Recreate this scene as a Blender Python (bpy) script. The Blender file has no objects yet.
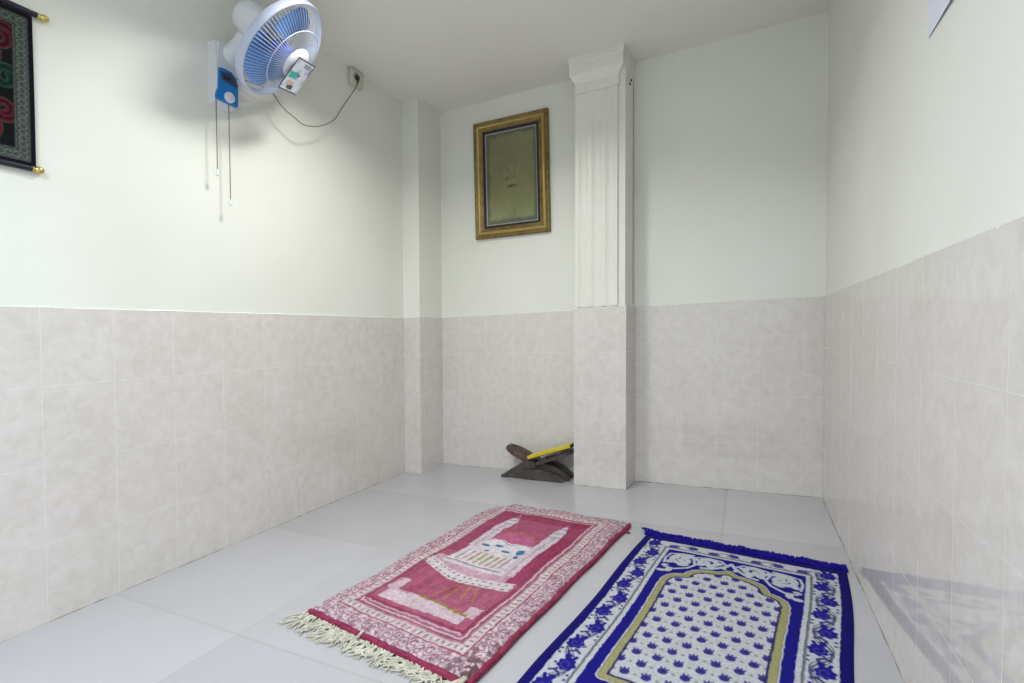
import bpy, bmesh, math, random
import numpy as np
from mathutils import Vector, Matrix

random.seed(7)
C = bpy.context.scene.collection
PI = math.pi

# ------------------------------------------------------------------ dimensions (metres)
LEAN = 0.0344                      # walls and wall pieces sheared sideways with height to fit the camera view
XL, XR = -2.0311, 0.3199           # left and right wall at floor level
YB, YF = 2.8743, -1.7              # back wall, front wall behind the camera
ZC = 2.380                         # ceiling
H = 1.0                            # height of the tiled dado

def lean(p): return (p[0] + LEAN*p[2], p[1], p[2])

def lin(c):
    c = c/255.0
    return c/12.92 if c <= 0.04045 else ((c+0.055)/1.055)**2.4
def rgb(r, g, b): return (lin(r), lin(g), lin(b), 1.0)

# ------------------------------------------------------------------ materials
def new_mat(name, col=(0.8, 0.8, 0.8, 1), rough=0.5, metal=0.0, spec=0.5):
    m = bpy.data.materials.new(name); m.use_nodes = True
    b = m.node_tree.nodes['Principled BSDF']
    b.inputs['Base Color'].default_value = col
    b.inputs['Roughness'].default_value = rough
    b.inputs['Metallic'].default_value = metal
    b.inputs['Specular IOR Level'].default_value = spec
    return m

def nodes(m): return m.node_tree.nodes, m.node_tree.links, m.node_tree.nodes['Principled BSDF']

def add_bump(m, scale, strength, dist=0.002, detail=4):
    N, L, b = nodes(m)
    tc = N.new('ShaderNodeTexCoord'); nz = N.new('ShaderNodeTexNoise')
    nz.inputs['Scale'].default_value = scale; nz.inputs['Detail'].default_value = detail
    bp = N.new('ShaderNodeBump'); bp.inputs['Strength'].default_value = strength; bp.inputs['Distance'].default_value = dist
    L.new(tc.outputs['Object'], nz.inputs['Vector']); L.new(nz.outputs['Fac'], bp.inputs['Height']); L.new(bp.outputs['Normal'], b.inputs['Normal'])

def mottle(m, c1, c2, scale, detail=3, lo=0.35, hi=0.65):
    N, L, b = nodes(m)
    tc = N.new('ShaderNodeTexCoord'); nz = N.new('ShaderNodeTexNoise')
    nz.inputs['Scale'].default_value = scale; nz.inputs['Detail'].default_value = detail
    cr = N.new('ShaderNodeValToRGB')
    cr.color_ramp.elements[0].position = lo; cr.color_ramp.elements[0].color = c1
    cr.color_ramp.elements[1].position = hi; cr.color_ramp.elements[1].color = c2
    L.new(tc.outputs['Object'], nz.inputs['Vector']); L.new(nz.outputs['Fac'], cr.inputs['Fac']); L.new(cr.outputs['Color'], b.inputs['Base Color'])

PAINT = new_mat('cream_wall_paint', rough=0.42)
mottle(PAINT, rgb(231, 231, 221), rgb(237, 237, 229), 1.6); add_bump(PAINT, 9, 0.10, 0.004)
CEIL = new_mat('ceiling_paint', rough=0.7)
mottle(CEIL, rgb(238, 236, 228), rgb(242, 240, 233), 1.2)
MOULD = new_mat('white_plaster_paint', rough=0.4)
mottle(MOULD, rgb(230, 229, 218), rgb(236, 235, 226), 5)
GROUT_LINE = new_mat('white_filler', rgb(232, 235, 228), 0.7)

def tile_material():
    m = new_mat('beige_wall_tile', rough=0.12, spec=0.7)
    N, L, b = nodes(m)
    uv = N.new('ShaderNodeUVMap'); uv.uv_map = 'UVMap'
    br = N.new('ShaderNodeTexBrick'); br.offset = 0.0; br.squash = 1.0
    br.inputs['Scale'].default_value = 1.0
    br.inputs['Brick Width'].default_value = 0.2; br.inputs['Row Height'].default_value = 0.25
    br.inputs['Mortar Size'].default_value = 0.0011; br.inputs['Mortar Smooth'].default_value = 0.3
    br.inputs['Color1'].default_value = (0.2, 0.2, 0.2, 1); br.inputs['Color2'].default_value = (0.8, 0.8, 0.8, 1)
    L.new(uv.outputs['UV'], br.inputs['Vector'])
    tc = N.new('ShaderNodeTexCoord')
    n1 = N.new('ShaderNodeTexNoise'); n1.inputs['Scale'].default_value = 24; n1.inputs['Detail'].default_value = 5; n1.inputs['Roughness'].default_value = 0.62
    n1.inputs['Distortion'].default_value = 0.6
    L.new(tc.outputs['Object'], n1.inputs['Vector'])
    n2 = N.new('ShaderNodeTexNoise'); n2.inputs['Scale'].default_value = 5; n2.inputs['Detail'].default_value = 3
    L.new(tc.outputs['Object'], n2.inputs['Vector'])
    cr = N.new('ShaderNodeValToRGB'); e = cr.color_ramp.elements
    e[0].position = 0.33; e[0].color = rgb(209, 202, 193)
    e[1].position = 0.66; e[1].color = rgb(227, 222, 218)
    k = cr.color_ramp.elements.new(0.5); k.color = rgb(219, 213, 207)
    L.new(n1.outputs['Fac'], cr.inputs['Fac'])
    cr2 = N.new('ShaderNodeValToRGB'); e = cr2.color_ramp.elements
    e[0].position = 0.35; e[0].color = rgb(212, 205, 197); e[1].position = 0.65; e[1].color = rgb(221, 215, 212)
    L.new(n2.outputs['Fac'], cr2.inputs['Fac'])
    mx = N.new('ShaderNodeMix'); mx.data_type = 'RGBA'; mx.inputs['Factor'].default_value = 0.4
    L.new(cr.outputs['Color'], mx.inputs['A']); L.new(cr2.outputs['Color'], mx.inputs['B'])
    mg = N.new('ShaderNodeMix'); mg.data_type = 'RGBA'
    mg.inputs['B'].default_value = rgb(238, 236, 231)
    ml = N.new('ShaderNodeMath'); ml.operation = 'MULTIPLY'; ml.inputs[1].default_value = 0.42
    L.new(br.outputs['Fac'], ml.inputs[0]); L.new(ml.outputs[0], mg.inputs['Factor'])
    L.new(mx.outputs['Result'], mg.inputs['A']); L.new(mg.outputs['Result'], b.inputs['Base Color'])
    bp = N.new('ShaderNodeBump'); bp.invert = True; bp.inputs['Strength'].default_value = 0.35; bp.inputs['Distance'].default_value = 0.001
    L.new(br.outputs['Fac'], bp.inputs['Height']); L.new(bp.outputs['Normal'], b.inputs['Normal'])
    rg = N.new('ShaderNodeMapRange'); rg.inputs['To Min'].default_value = 0.06; rg.inputs['To Max'].default_value = 0.6
    L.new(br.outputs['Fac'], rg.inputs['Value']); L.new(rg.outputs['Result'], b.inputs['Roughness'])
    return m
TILE = tile_material()

def floor_material():
    m = new_mat('white_floor_tile', rough=0.15)
    N, L, b = nodes(m)
    uv = N.new('ShaderNodeUVMap'); uv.uv_map = 'UVMap'
    br = N.new('ShaderNodeTexBrick'); br.offset = 0.0; br.squash = 1.0
    br.inputs['Scale'].default_value = 1.0
    br.inputs['Brick Width'].default_value = 0.64; br.inputs['Row Height'].default_value = 0.64
    br.inputs['Mortar Size'].default_value = 0.0013; br.inputs['Mortar Smooth'].default_value = 0.2
    br.inputs['Color1'].default_value = rgb(177, 175, 178); br.inputs['Color2'].default_value = rgb(192, 190, 194)
    br.inputs['Mortar'].default_value = rgb(152, 151, 148)
    L.new(uv.outputs['UV'], br.inputs['Vector'])
    tc = N.new('ShaderNodeTexCoord'); nz = N.new('ShaderNodeTexNoise'); nz.inputs['Scale'].default_value = 3.5; nz.inputs['Detail'].default_value = 6
    L.new(tc.outputs['Object'], nz.inputs['Vector'])
    cr = N.new('ShaderNodeValToRGB'); e = cr.color_ramp.elements
    e[0].position = 0.3; e[0].color = (0.95, 0.95, 0.94, 1); e[1].position = 0.7; e[1].color = (1, 1, 1, 1)
    L.new(nz.outputs['Fac'], cr.inputs['Fac'])
    mx = N.new('ShaderNodeMix'); mx.data_type = 'RGBA'; mx.blend_type = 'MULTIPLY'; mx.inputs['Factor'].default_value = 1
    L.new(br.outputs['Color'], mx.inputs['A']); L.new(cr.outputs['Color'], mx.inputs['B']); L.new(mx.outputs['Result'], b.inputs['Base Color'])
    rg = N.new('ShaderNodeMapRange'); rg.inputs['To Min'].default_value = 0.16; rg.inputs['To Max'].default_value = 0.6
    L.new(br.outputs['Fac'], rg.inputs['Value']); L.new(rg.outputs['Result'], b.inputs['Roughness'])
    return m
FLOOR = floor_material()

def cloth_material(name, rough=0.9, bump=0.25, scale=420):
    m = new_mat(name, rough=rough, spec=0.15)
    N, L, b = nodes(m)
    at = N.new('ShaderNodeAttribute'); at.attribute_name = 'Col'
    L.new(at.outputs['Color'], b.inputs['Base Color'])
    if bump: add_bump(m, scale, bump, 0.002, 2)
    return m
CLOTH = cloth_material('woven_pile')
PRINT = cloth_material('printed_paper', 0.6, 0)
PRINT_GLOSS = cloth_material('glossy_print', 0.3, 0)

WPLASTIC = new_mat('white_plastic', rgb(226, 228, 232), 0.35)
GUARDM = new_mat('guard_wire_plastic', rgb(205, 214, 232), 0.35)
RIMM = new_mat('guard_rim_plastic', rgb(196, 204, 226), 0.35)
BLUEP = new_mat('blue_panel_plastic', rgb(28, 128, 205), 0.35)
DISPM = new_mat('dark_panel_print', rgb(62, 78, 100), 0.4)
def blade_material():
    m = new_mat('blue_translucent_blade', rgb(98, 154, 216), 0.25)
    N, L, b = nodes(m)
    out = N['Material Output']; tr = N.new('ShaderNodeBsdfTranslucent'); tr.inputs['Color'].default_value = rgb(115, 170, 230)
    mx = N.new('ShaderNodeMixShader'); mx.inputs['Fac'].default_value = 0.4
    L.new(b.outputs[0], mx.inputs[1]); L.new(tr.outputs[0], mx.inputs[2]); L.new(mx.outputs[0], out.inputs['Surface'])
    return m
BLADEM = blade_material()
HUBM = new_mat('violet_blue_hub_plastic', rgb(84, 112, 205), 0.3)
CORDM = new_mat('grey_cord', rgb(128, 124, 108), 0.6)
PULLM = new_mat('grey_pull_cord', rgb(112, 112, 104), 0.7)
BLACKP = new_mat('black_plastic', rgb(44, 44, 42), 0.5)
SOCKM = new_mat('socket_plastic', rgb(205, 205, 190), 0.4)
GOLD = new_mat('gilt_moulding', rgb(130, 106, 58), 0.45, 0.35); mottle(GOLD, rgb(112, 92, 50), rgb(140, 118, 66), 30)
GOLDHI = new_mat('gilt_bead', rgb(176, 154, 92), 0.3, 0.5)
BLACKW = new_mat('black_liner', rgb(30, 22, 26), 0.4)
MATW = new_mat('white_mount_edge', rgb(196, 190, 182), 0.7)
RODM = new_mat('dark_rod', rgb(22, 22, 40), 0.45)
BRASS = new_mat('brass_finial', rgb(206, 190, 110), 0.22, 0.85)
WOOD = new_mat('carved_brown_wood', rough=0.5); mottle(WOOD, rgb(62, 45, 40), rgb(104, 84, 76), 45, 5); add_bump(WOOD, 110, 0.6, 0.004)
DARKWOOD = new_mat('dark_stained_wood', rough=0.45); mottle(DARKWOOD, rgb(58, 52, 48), rgb(82, 74, 68), 30, 4)
YELLOW = new_mat('yellow_book_cover', rough=0.5); mottle(YELLOW, rgb(208, 184, 20), rgb(228, 206, 52), 22, 3)
PAGES = new_mat('book_pages', rgb(214, 204, 130), 0.8)
BOARD = new_mat('dark_book_board', rgb(50, 34, 24), 0.6)
PAPERW = new_mat('white_notice_paper', rgb(222, 226, 240), 0.7)
def glass_material():
    m = bpy.data.materials.new('picture_glass'); m.use_nodes = True
    N, L = m.node_tree.nodes, m.node_tree.links
    N.remove(N['Principled BSDF']); out = N['Material Output']
    t = N.new('ShaderNodeBsdfTransparent'); g = N.new('ShaderNodeBsdfGlossy'); g.inputs['Roughness'].default_value = 0.03
    f = N.new('ShaderNodeFresnel'); f.inputs['IOR'].default_value = 1.45
    mx = N.new('ShaderNodeMixShader')
    L.new(f.outputs[0], mx.inputs[0]); L.new(t.outputs[0], mx.inputs[1]); L.new(g.outputs[0], mx.inputs[2]); L.new(mx.outputs[0], out.inputs['Surface'])
    return m
GLASS = glass_material()
FRINGE_C = new_mat('cream_fringe_yarn', rgb(214, 210, 190), 0.9, spec=0.1); mottle(FRINGE_C, rgb(172, 168, 150), rgb(204, 201, 186), 60)
FRINGE_B = new_mat('blue_fringe_yarn', rgb(22, 16, 130), 0.9, spec=0.1); mottle(FRINGE_B, rgb(16, 10, 100), rgb(32, 24, 150), 60)
DAYW = new_mat('door_paint', rgb(200, 200, 196), 0.5)

# ------------------------------------------------------------------ mesh helpers
class MB:
    """collects vertices and faces in world coordinates"""
    def __init__(s): s.v = []; s.f = []; s.uv = {}; s.smooth = []
    def quad_uv(s, pts, uvs, leaned=True):
        i = len(s.v); s.v += [lean(p) if leaned else tuple(p) for p in pts]
        f = list(range(i, i+len(pts))); s.uv[len(s.f)] = uvs; s.f.append(f)
    def box(s, x0, x1, y0, y1, z0, z1, leaned=True, off=(0.16, 0.17)):
        P = lambda x, y, z: (x, y, z)
        sx, sy = off
        # faces with planar uv in metres
        for x in (x0, x1):
            q = [P(x, y0, z0), P(x, y1, z0), P(x, y1, z1), P(x, y0, z1)]
            if x == x0: q = q[::-1]
            s.quad_uv(q, [(p[1]-sy, p[2]) for p in q], leaned)
        for y in (y0, y1):
            q = [P(x0, y, z0), P(x1, y, z0), P(x1, y, z1), P(x0, y, z1)]
            if y == y1: q = q[::-1]
            s.quad_uv(q, [(p[0]-sx, p[2]) for p in q], leaned)
        for z in (z0, z1):
            q = [P(x0, y0, z), P(x1, y0, z), P(x1, y1, z), P(x0, y1, z)]
            if z == z0: q = q[::-1]
            s.quad_uv(q, [(p[0]-sx, p[1]-sy) for p in q], leaned)
    def add(s, vs, fs, xf=None):
        i = len(s.v)
        s.v += [tuple(xf @ Vector(v)) if xf is not None else tuple(v) for v in vs]
        s.f += [[a+i for a in f] for f in fs]
    def rbox(s, sx, sy, sz, r, xf, seg=3):
        bm = bmesh.new(); bmesh.ops.create_cube(bm, size=1)
        bmesh.ops.scale(bm, vec=(sx, sy, sz), verts=bm.verts)
        if r: bmesh.ops.bevel(bm, geom=bm.edges[:], offset=r, segments=seg, affect='EDGES', profile=0.5)
        s.bm(bm, xf)
    def bm(s, bm, xf=None):
        bm.verts.index_update()
        s.add([v.co.copy() for v in bm.verts], [[v.index for v in f.verts] for f in bm.faces], xf); bm.free()
    def lathe(s, prof, xf, n=32, cap=True):
        vs = []; fs = []
        for r, z in prof:
            for k in range(n):
                a = 2*PI*k/n; vs.append((r*math.cos(a), r*math.sin(a), z))
        for i in range(len(prof)-1):
            for k in range(n):
                k2 = (k+1) % n; fs.append([i*n+k, i*n+k2, (i+1)*n+k2, (i+1)*n+k])
        if cap:
            if prof[0][0] > 1e-6: fs.append(list(range(n))[::-1])
            if prof[-1][0] > 1e-6: fs.append([(len(prof)-1)*n+k for k in range(n)])
        s.add(vs, fs, xf)
    def tube(s, pts, r, n=6, xf=None, taper=None, closed=False):
        pts = [Vector(p) for p in pts]; m = len(pts); vs = []; fs = []
        ref = Vector((0, 0, 1))
        for i, p in enumerate(pts):
            a = pts[(i-1) % m] if (closed or i > 0) else p
            b = pts[(i+1) % m] if (closed or i < m-1) else p
            d = (b-a).normalized()
            rf = ref if abs(d.dot(ref)) < 0.95 else Vector((1, 0, 0))
            u = d.cross(rf).normalized(); w = d.cross(u)
            rr = r if taper is None else r*taper[i]
            for k in range(n):
                t = 2*PI*k/n; vs.append(p + u*(rr*math.cos(t)) + w*(rr*math.sin(t)))
        for i in range(m if closed else m-1):
            j = (i+1) % m
            for k in range(n):
                k2 = (k+1) % n; fs.append([i*n+k, i*n+k2, j*n+k2, j*n+k])
        if not closed:
            fs.append(list(range(n))[::-1]); fs.append([(m-1)*n+k for k in range(n)])
        s.add(vs, fs, xf)
    def prism(s, poly, h0, h1, xf):
        n = len(poly); vs = [(x, y, h0) for x, y in poly] + [(x, y, h1) for x, y in poly]
        fs = [list(range(n))[::-1], list(range(n, 2*n))]
        for i in range(n):
            j = (i+1) % n; fs.append([i, j, n+j, n+i])
        s.add(vs, fs, xf)
    def build(s, name, mat, parent=None, smooth=False, loc=None):
        base = Vector(parent_world(parent)) if parent else Vector(loc or (0, 0, 0))
        me = bpy.data.meshes.new(name)
        me.from_pydata([tuple(Vector(v)-base) for v in s.v], [], s.f)
        if s.uv:
            l = me.uv_layers.new(name='UVMap')
            for pi, uvs in s.uv.items():
                for k, li in enumerate(me.polygons[pi].loop_indices): l.data[li].uv = uvs[k]
        bm = bmesh.new(); bm.from_mesh(me); bmesh.ops.recalc_face_normals(bm, faces=bm.faces[:]); bm.to_mesh(me); bm.free()
        if smooth:
            me.polygons.foreach_set('use_smooth', [True]*len(me.polygons))
            try: me.set_sharp_from_angle(angle=math.radians(40))
            except Exception: pass
        me.materials.append(mat)
        o = bpy.data.objects.new(name, me); C.objects.link(o)
        if parent: o.parent = parent
        else: o.location = base
        return o

def parent_world(p):
    v = Vector((0, 0, 0))
    while p is not None: v += p.location; p = p.parent
    return v

def thing(name, loc, label, cat, group=None):
    o = bpy.data.objects.new(name, None); C.objects.link(o); o.location = loc; o.empty_display_size = 0.1
    o['label'] = label; o['category'] = cat
    if group: o['group'] = group
    return o
def structure(o): o['kind'] = 'structure'; return o

def grid_obj(name, nu, nv, pos, col, mat, parent, skirt=None, skirt_col=None, ss=3, back=False):
    """dense sheet (nu x nv) with a colour per vertex; pos(u,v)->xyz arrays; col(u,v)->rgb arrays (sRGB 0..255)"""
    base = np.array(parent_world(parent))
    U, V = np.meshgrid(np.linspace(0, 1, nu), np.linspace(0, 1, nv))
    u, v = U.ravel(), V.ravel()
    acc = 0
    offs = [(i+0.5)/ss-0.5 for i in range(ss)]
    def tolin(c):
        c = np.clip(c, 0, 255)/255.0
        return np.where(c <= 0.04045, c/12.92, ((c+0.055)/1.055)**2.4)
    for a in offs:
        for b in offs: acc = acc + tolin(col(np.clip(u+a/(nu-1), 0, 1), np.clip(v+b/(nv-1), 0, 1)))
    rgbv = acc/(ss*ss)
    P = pos(u, v) - base
    idx = np.arange(nu*nv).reshape(nv, nu)
    faces = np.stack([idx[:-1, :-1].ravel(), idx[:-1, 1:].ravel(), idx[1:, 1:].ravel(), idx[1:, :-1].ravel()], 1)
    verts = P; fl = faces.tolist()
    if skirt is not None:
        per = np.concatenate([idx[0, :], idx[1:, -1], idx[-1, -2::-1], idx[-2:0:-1, 0]])
        m = len(per); k0 = len(verts)
        low = skirt(u[per], v[per]) - base
        top = P[per]                                  # doubled rim so that the edge keeps its own colour
        verts = np.concatenate([verts, top, low]); sc = tolin(np.array([skirt_col]*(2*m), float))
        rgbv = np.concatenate([rgbv, sc])
        for i in range(m):
            j = (i+1) % m; fl.append([k0+j, k0+i, k0+m+i, k0+m+j])
        if back:
            k1 = len(verts); verts = np.concatenate([verts, skirt(u, v) - base]); rgbv = np.concatenate([rgbv, tolin(np.array([skirt_col]*len(u), float))])
            fl += (faces[:, ::-1]+k1).tolist()
        else: fl.append([k0+m+i for i in range(m)][::-1])
    me = bpy.data.meshes.new(name); me.from_pydata(verts.tolist(), [], fl)
    ca = me.color_attributes.new('Col', 'FLOAT_COLOR', 'POINT')
    ca.data.foreach_set('color', np.concatenate([rgbv, np.ones((len(rgbv), 1))], 1).astype(np.float32).ravel())
    me.polygons.foreach_set('use_smooth', [len(f) == 4 for f in fl])
    me.materials.append(mat)
    o = bpy.data.objects.new(name, me); C.objects.link(o); o.parent = parent
    return o

# ------------------------------------------------------------------ the room
T = 0.12
R8 = 0.007                                              # tiles stand proud of the plaster
mb = MB(); mb.box(XL-0.3, XR+0.3, YF-0.2, YB+0.2, -0.1, 0, leaned=False, off=(-1.392, 0.972)); floor = structure(mb.build('floor', FLOOR))
mb = MB(); mb.box(XL-0.4, XR+0.5, YF-0.2, YB+0.2, ZC, ZC+0.1, leaned=False); structure(mb.build('ceiling', CEIL))
def wall(name, box, tbox, off):
    mb = MB(); mb.box(*box); w = structure(mb.build(name, PAINT))
    mb = MB(); mb.box(*tbox, off=off); mb.build('tile_dado', TILE, w)
    return w
wl = wall('wall_left', (XL-T, XL-R8, YF, YB+T, 0, ZC), (XL-R8, XL, YF, YB, 0, H), (0.1, 0.185))
wr = wall('wall_right', (XR+R8, XR+T, YF, YB+T, 0, ZC), (XR, XR+R8, YF, YB, 0, H), (0.1, 0.17))
wb = wall('wall_back', (XL-R8, XR+R8, YB+R8, YB+T, 0, ZC), (XL, XR, YB, YB+R8, 0, H), (0.03, 0.0))
# thin uneven line of white filler along the top of the tiles
def filler(parent, pts, r=0.0035):
    mb = MB(); P = []
    for (a, b) in zip(pts[:-1], pts[1:]):
        n = max(2, int((Vector(b)-Vector(a)).length/0.05))
        for i in range(n):
            p = Vector(a).lerp(Vector(b), i/n); P.append(lean((p.x, p.y, p.z+random.uniform(-.0012, .0012))))
    P.append(lean(pts[-1]))
    mb.tube(P, r, 5, taper=[random.uniform(.6, 1.3) for _ in P]); return mb.build('filler_line', GROUT_LINE, parent, True)
filler(wl, [(XL-.003, YF, H), (XL-.003, YB-.26, H)])
filler(wr, [(XR+.003, YF, H), (XR+.003, YB, H)])
filler(wb, [(XL+.13, YB+.003, H), (-.909, YB+.003, H)]); filler(wb, [(-.596, YB+.003, H), (XR, YB+.003, H)])
# front wall behind the camera
mb = MB(); mb.box(XL-R8, XR+R8, YF-T, YF, 0, ZC)
structure(mb.build('wall_front', PAINT))

# pilaster in the left back corner
PX = XL+0.1271; PY = 2.6188
mb = MB(); mb.box(XL-R8, PX-R8, PY+R8, YB+R8, 0, ZC); pil = structure(mb.build('trim_1', PAINT))
mb = MB(); mb.box(XL, PX, PY, YB, 0, H, off=(XL+.1, 0.06)); mb.build('tile_dado', TILE, pil)
filler(pil, [(XL, PY+.003, H), (PX-.003, PY+.003, H), (PX-.003, YB, H)])

# square pillar on the back wall
QX0, QX1, QY = -0.9091, -0.6145, 2.6961
mb = MB(); mb.box(QX0+R8, QX1-R8, QY+R8, YB+R8, 0, ZC); pillar = structure(mb.build('trim_2', PAINT))
mb = MB(); mb.box(QX0, QX1, QY, YB, 0, H, off=(QX0+.05, .1)); mb.build('tile_dado', TILE, pillar)
SK = .016
for ob in [pillar]+list(pillar.children):
    for v in ob.data.vertices:
        if v.co.y > YB-.02 and v.co.x-LEAN*v.co.z > QX1-.05: v.co.x += SK
filler(pillar, [(QX0, QY+.003, H), (QX1-.003, QY+.003, H), (QX1-.003+SK, YB, H)])
# dark open joint where the pillar meets the back wall
mb = MB()
mb.tube([lean((QX1-R8+.0135, YB-.03+random.uniform(-.001, .001), z)) for z in np.linspace(1.02, 2.27, 16)], .0022, 5)
mb.build('joint', new_mat('grey_joint', rgb(150, 148, 128), 0.8), pillar)
mb = MB()
for (y, z) in ((2.80, 2.245), (2.775, 2.215)):
    mb.lathe([(0, 0), (.007, 0), (.007, .006), (0, .006)], Matrix.Translation(lean((QX1-R8+SK*(y-QY)/(YB-QY), y, z))) @ Matrix.Rotation(PI/2, 4, 'Y'), 10, False)
mb.build('screw_plug', BLACKP, pillar)
# fluted plaster face
mx0, mx1 = -0.890, -0.661
yface = QY+R8
prof = []                                               # (x, y) section
fl = 3; w = (mx1-mx0)/fl
prof.append((mx0, yface+.002)); prof.append((mx0, yface-.012))
for k in range(fl):
    a = mx0+k*w+(.010 if k else .012); b = mx0+(k+1)*w-(.010 if k < fl-1 else .012)
    prof.append((a, yface-.012))
    for i in range(1, 12):
        t = i/12; prof.append((a+(b-a)*t, yface-.012+.007*math.sin(PI*t)**.8))
    prof.append((b, yface-.012))
prof.append((mx1, yface-.012)); prof.append((mx1, yface+.002))
zs = [H+.006, 1.3, 1.6, 1.9, 2.22]
mb = MB(); vs = []; fs = []; n = len(prof)
for z in zs: vs += [lean((x, y, z)) for x, y in prof]
for i in range(len(zs)-1):
    for k in range(n): fs.append([i*n+k, i*n+(k+1) % n, (i+1)*n+(k+1) % n, (i+1)*n+k])
fs.append(list(range(n))[::-1]); fs.append([(len(zs)-1)*n+k for k in range(n)])
mb.add(vs, fs); mb.build('fluted_shaft', MOULD, pillar)
# capital: necking, cove, block up to the ceiling
mb = MB(); cxm = (mx0+mx1)/2
secs = [(.122, .018, 2.185), (.122, .018, 2.240), (.128, .022, 2.252), (.138, .028, 2.268), (.147, .034, 2.280), (.150, .036, 2.286), (.150, .036, 2.345), (.154, .038, 2.350), (.154, .038, ZC)]
vs = []; fs = []
for hw, d, z in secs:
    x1 = min(cxm+hw, QX1+.004)
    vs += [lean(p) for p in ((cxm-hw, yface+.002, z), (cxm-hw, yface-d, z), (x1, yface-d, z), (x1, yface+.002, z))]
for i in range(len(secs)-1):
    for k in range(4): fs.append([i*4+k, i*4+(k+1) % 4, i*4+4+(k+1) % 4, i*4+4+k])
fs.append([3, 2, 1, 0]); fs.append([len(vs)-4+k for k in range(4)])
mb.add(vs, fs); mb.build('capital', MOULD, pillar)

def floor_joint(parent, pts):
    mb = MB(); P = []
    for (a, b) in zip(pts[:-1], pts[1:]):
        n = max(2, int((Vector(b)-Vector(a)).length/0.03))
        for i in range(n): P.append(tuple(Vector(a).lerp(Vector(b), i/n)))
    P.append(pts[-1])
    mb.tube(P, .0022, 5, taper=[random.choice((.3, .5, .6, .8, 1.0, 1.5)) for _ in P]); mb.build('floor_joint', JOINTM, parent, True)
JOINTM = new_mat('stained_joint', rgb(120, 112, 100), .8); mottle(JOINTM, rgb(84, 76, 66), rgb(176, 172, 162), 6, 3)
floor_joint(wl, [(XL, YF, 0), (XL, PY, 0)])
floor_joint(wr, [(XR, YF, 0), (XR, YB, 0)])
floor_joint(wb, [(PX, YB, 0), (QX0, YB, 0)]); floor_joint(wb, [(QX1, YB, 0), (XR, YB, 0)])
floor_joint(pillar, [(QX0, QY, 0), (QX1, QY, 0), (QX1+SK, YB, 0)])

# ------------------------------------------------------------------ blue prayer mat
def smooth01(e0, e1, x):
    t = np.clip((x-e0)/(e1-e0), 0, 1); return t*t*(3-2*t)
def mixc(a, b, m): return a*(1-m)[:, None] + np.array(b, float)[None, :]*m[:, None]
def hsh(i, j, s=0):
    return np.modf(np.abs(np.sin(i*127.1+j*311.7+s*74.7)*43758.5453))[0]
def vnoise(x, y, s=0):
    xi, yi = np.floor(x), np.floor(y); fx, fy = x-xi, y-yi
    fx = fx*fx*(3-2*fx); fy = fy*fy*(3-2*fy)
    a = hsh(xi, yi, s); b = hsh(xi+1, yi, s); c_ = hsh(xi, yi+1, s); d = hsh(xi+1, yi+1, s)
    return (a*(1-fx)+b*fx)*(1-fy)+(c_*(1-fx)+d*fx)*fy
def seg(px, py, ax, ay, bx, by):
    t = np.clip(((px-ax)*(bx-ax)+(py-ay)*(by-ay))/((bx-ax)**2+(by-ay)**2+1e-12), 0, 1)
    return np.hypot(px-ax-t*(bx-ax), py-ay-t*(by-ay))
def poly_dist(px, py, pts):
    d = np.full(px.shape, 9.0)
    for (a, b) in zip(pts[:-1], pts[1:]): d = np.minimum(d, seg(px, py, a[0], a[1], b[0], b[1]))
    return d
def inside(px, py, pts):
    r = np.zeros(px.shape, bool); n = len(pts)
    for i in range(n):
        x0, y0 = pts[i]; x1, y1 = pts[(i+1) % n]
        c_ = ((y0 > py) != (y1 > py)) & (px < (x1-x0)*(py-y0)/((y1-y0) or 1e-9)+x0)
        r ^= c_
    return r

BW, BL_ = 0.70, 1.13
B_BLUE = (18, 10, 116); B_MID = (24, 18, 142); B_WHITE = (222, 221, 228); B_OLIVE = (180, 176, 122); B_DARK = (48, 44, 110); B_GREY = (120, 128, 138)
CXB = 0.352
half = [(0, -.205), (.012, -.219), (.03, -.228), (.055, -.233), (.08, -.240), (.100, -.254), (.113, -.274), (.120, -.298), (.135, -.303), (.155, -.311), (.170, -.326), (.178, -.35), (.180, -.39), (.180, -.905)]
arch = [(CXB+x, y) for x, y in half] + [(CXB-x, y) for x, y in half[::-1]]
def flower(x, y, cx, cy, R, rot=0.0):
    dx, dy = x-cx, y-cy; r = np.hypot(dx, dy); t = np.arctan2(dy, dx)+rot
    return r - R*(.90+.10*np.cos(7*t))
def tulip(x, y, cx, cy, R, tilt=0.0):
    """round flower head with three pointed sepals on top"""
    ca, sa = np.cos(tilt), np.sin(tilt)
    dx, dy = (x-cx)*ca+(y-cy)*sa, -(x-cx)*sa+(y-cy)*ca
    f = np.hypot(dx, dy*1.10)-R*.92
    for ox in (-.62, 0, .62):
        d = seg(dx, dy, ox*R*.7, R*.4, ox*R*1.15, R*(.98 if ox else 1.12))-R*.18
        f = np.minimum(f, d)
    return f
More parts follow.
